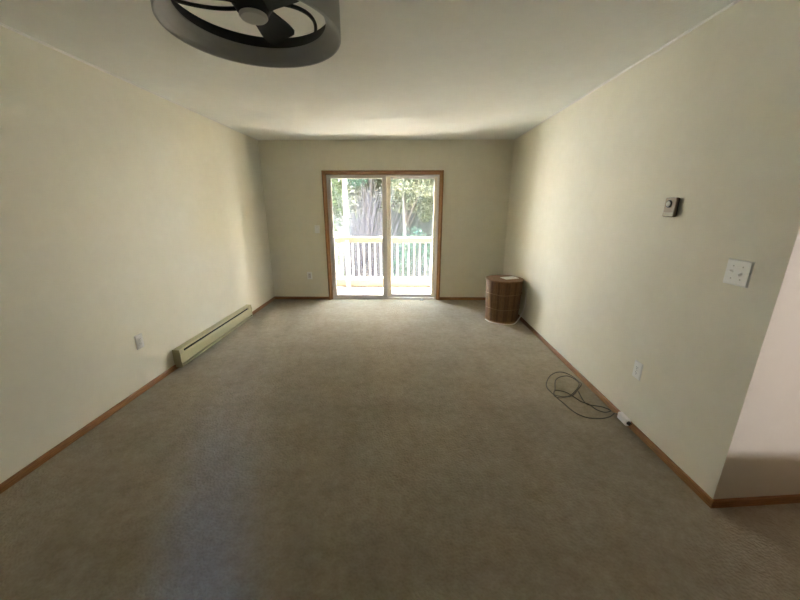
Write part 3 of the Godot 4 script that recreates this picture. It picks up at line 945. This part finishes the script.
func make_cables() -> void:
	# jack box on the baseboard
	var o := thing("cable_jack", "small white cable jack box fixed just above right baseboard", "cable jack", Vector3(XR - 0.012, 0.018, -2.055))
	var st := mb()
	bx(st, Vector3(-0.034, 0.0, -0.055), Vector3(0.0, 0.052, 0.045), 0.005)
	obj("box", st, M.plate, o)
	st = mb()
	tube(st, PackedVector3Array([Vector3(-0.017, 0.026, 0.045), Vector3(-0.017, 0.026, 0.060)]), 0.014, 0.012, 14)
	var s := obj("socket", st, M.dark_metal, o)
	st = mb()
	tube(st, PackedVector3Array([Vector3(-0.017, 0.026, 0.058), Vector3(-0.017, 0.026, 0.068)]), 0.005, 0.005, 10)
	obj("pin", st, M.brass, s)
	st = mb()
	tube(st, PackedVector3Array([Vector3(-0.018, 0.018, -0.052), Vector3(-0.018, 0.010, -0.085)]), 0.006, 0.005, 10)
	obj("plug", st, M.dark_metal, o)
	# cable: from the box, out over the carpet, two loops and back to the baseboard
	var path := [Vector2(1.566, -2.178), Vector2(1.512, -2.139), Vector2(1.443, -2.115), Vector2(1.38, -2.114), Vector2(1.331, -2.125), Vector2(1.287, -2.165), Vector2(1.262, -2.228), Vector2(1.248, -2.303), Vector2(1.234, -2.358), Vector2(1.22, -2.443), Vector2(1.212, -2.529), Vector2(1.236, -2.608), Vector2(1.314, -2.731), Vector2(1.396, -2.803), Vector2(1.471, -2.816), Vector2(1.521, -2.751), Vector2(1.531, -2.639), Vector2(1.524, -2.582), Vector2(1.458, -2.509), Vector2(1.373, -2.416), Vector2(1.305, -2.383), Vector2(1.245, -2.382), Vector2(1.218, -2.418), Vector2(1.266, -2.506), Vector2(1.333, -2.653), Vector2(1.389, -2.709), Vector2(1.466, -2.731), Vector2(1.515, -2.705), Vector2(1.521, -2.618), Vector2(1.472, -2.534), Vector2(1.367, -2.430), Vector2(1.304, -2.396), Vector2(1.252, -2.394), Vector2(1.228, -2.43), Vector2(1.262, -2.49), Vector2(1.330, -2.455), Vector2(1.367, -2.412), Vector2(1.395, -2.323), Vector2(1.431, -2.281), Vector2(1.458, -2.224), Vector2(1.497, -2.185), Vector2(1.545, -2.195), Vector2(1.555, -2.225), Vector2(1.52, -2.252), Vector2(1.461, -2.265), Vector2(1.423, -2.297), Vector2(1.422, -2.367), Vector2(1.443, -2.47)]
	var pts := [Vector3(XR - 0.030, 0.030, -2.14)]
	for i in path.size():
		pts.append(Vector3(path[i].x, 0.006 + 0.004 * (i % 3) * (1.0 if i > 14 else 0.0), path[i].y))
	st = mb()
	tube(st, curve(pts, 5), 0.0040, 0.0040, 7)
	var c := obj("coiled_cable", st, M.cable_dark)
	tag(c, "dark cable lying in loose loops on the carpet by right baseboard", "cable")
	# little white clip left by the door sill
	var k := thing("plastic_clip", "tiny white plastic clip on the carpet at the patio door sill", "clip", Vector3(0.275, 0, -5.285), 0.4)
	st = mb()
	extrude(st, PackedVector2Array([Vector2(-0.022, 0), Vector2(0.024, 0), Vector2(0.020, 0.022), Vector2(0.004, 0.030), Vector2(-0.010, 0.024)]), 0.022, Transform3D(Basis(), Vector3(0, 0, -0.011)))
	obj("body", st, M.white_paint, k)
	st = mb()
	bx(st, Vector3(-0.036, 0.002, -0.008), Vector3(-0.018, 0.010, 0.008), 0.002)
	obj("hook", st, M.gasket, k)

# ---------------------------------------------------------------- lit rooms behind the camera
func lamp(called: String, label: String, at: Vector3, color: Color, energy: float, size: float) -> void:
	var o := thing(called, label, "ceiling light", at)
	var st := mb()
	lathe(st, PackedVector2Array([Vector2(0, 0), Vector2(0.10, 0), Vector2(0.10, -0.02), Vector2(0, -0.02)]), 32)
	obj("base", st, M.white_paint, o)
	st = mb()
	lathe(st, PackedVector2Array([Vector2(0, -0.02), Vector2(0.085, -0.022), Vector2(0.095, -0.05), Vector2(0.075, -0.095), Vector2(0.03, -0.115), Vector2(0, -0.118)]), 32)
	var g := plain(Color(0.95, 0.94, 0.92), 0.4)
	g.emission_enabled = true
	g.emission = color
	g.emission_energy_multiplier = 3.0
	obj("lamp_globe", st, g, o)
	var l := OmniLight3D.new()
	l.name = "bulb"
	l.light_color = color
	l.light_energy = energy
	l.light_size = size
	l.omni_range = 20.0
	l.omni_attenuation = 2.0
	l.shadow_enabled = true
	o.add_child(l)
	l.position = Vector3(0, -0.07, 0)

func make_rooms_behind() -> void:
	lamp("ceiling_lamp", "round ceiling lamp of the kitchen behind the camera", Vector3(2.4, HC, 1.4), Color(0.98, 0.955, 1.0), 0.63, 0.07)
	lamp("ceiling_lamp", "round lamp added in the hall to stand in for window daylight", Vector3(1.35, HC, 4.2), Color(0.50, 0.69, 1.0), 2.4, 0.07)  # added lamp stands in for bluish daylight from a window behind
	var o := thing("base_cabinet", "kitchen peninsula cabinet to the right of the camera", "cabinet", Vector3(2.70, 0, -0.32))
	var st := mb()
	bx(st, Vector3(-0.83, 0.0, -0.24), Vector3(0.83, 0.86, 0.24), 0.004)
	obj("body", st, M.oak_y, o)
	for i in 4:
		st = mb()
		bx(st, Vector3(-0.82 + i * 0.41, 0.10, 0.24), Vector3(-0.44 + i * 0.42, 0.84, 0.258), 0.003)
		var d := obj("door", st, M.oak_y, o)
		st = mb()
		tube(st, PackedVector3Array([Vector3(-0.47 + i * 0.42, 0.70, 0.275), Vector3(-0.47 + i * 0.42, 0.80, 0.275)]), 0.005, 0.005, 8)
		obj("handle", st, M.screw, d)
	st = mb()
	bx(st, Vector3(1.87, 0.862, -0.42), Vector3(3.60, 0.90, -0.03))
	bx(st, Vector3(1.68, 0.862, -0.60), Vector3(3.60, 0.90, -0.42))
	var w := obj("worktop", st, M.laminate)
	tag(w, "beige laminate worktop on the peninsula right of the camera", "worktop")

func _ready() -> void:
	rng.seed = 4711
	make_camera_and_light()
	make_materials()
	make_shell()
	make_patio_door()
	make_balcony()
	make_outdoors()
	make_fan()
	make_heater()
	make_wall_plates()
	make_thermostat()
	make_hamper()
	make_cables()
	make_rooms_behind()
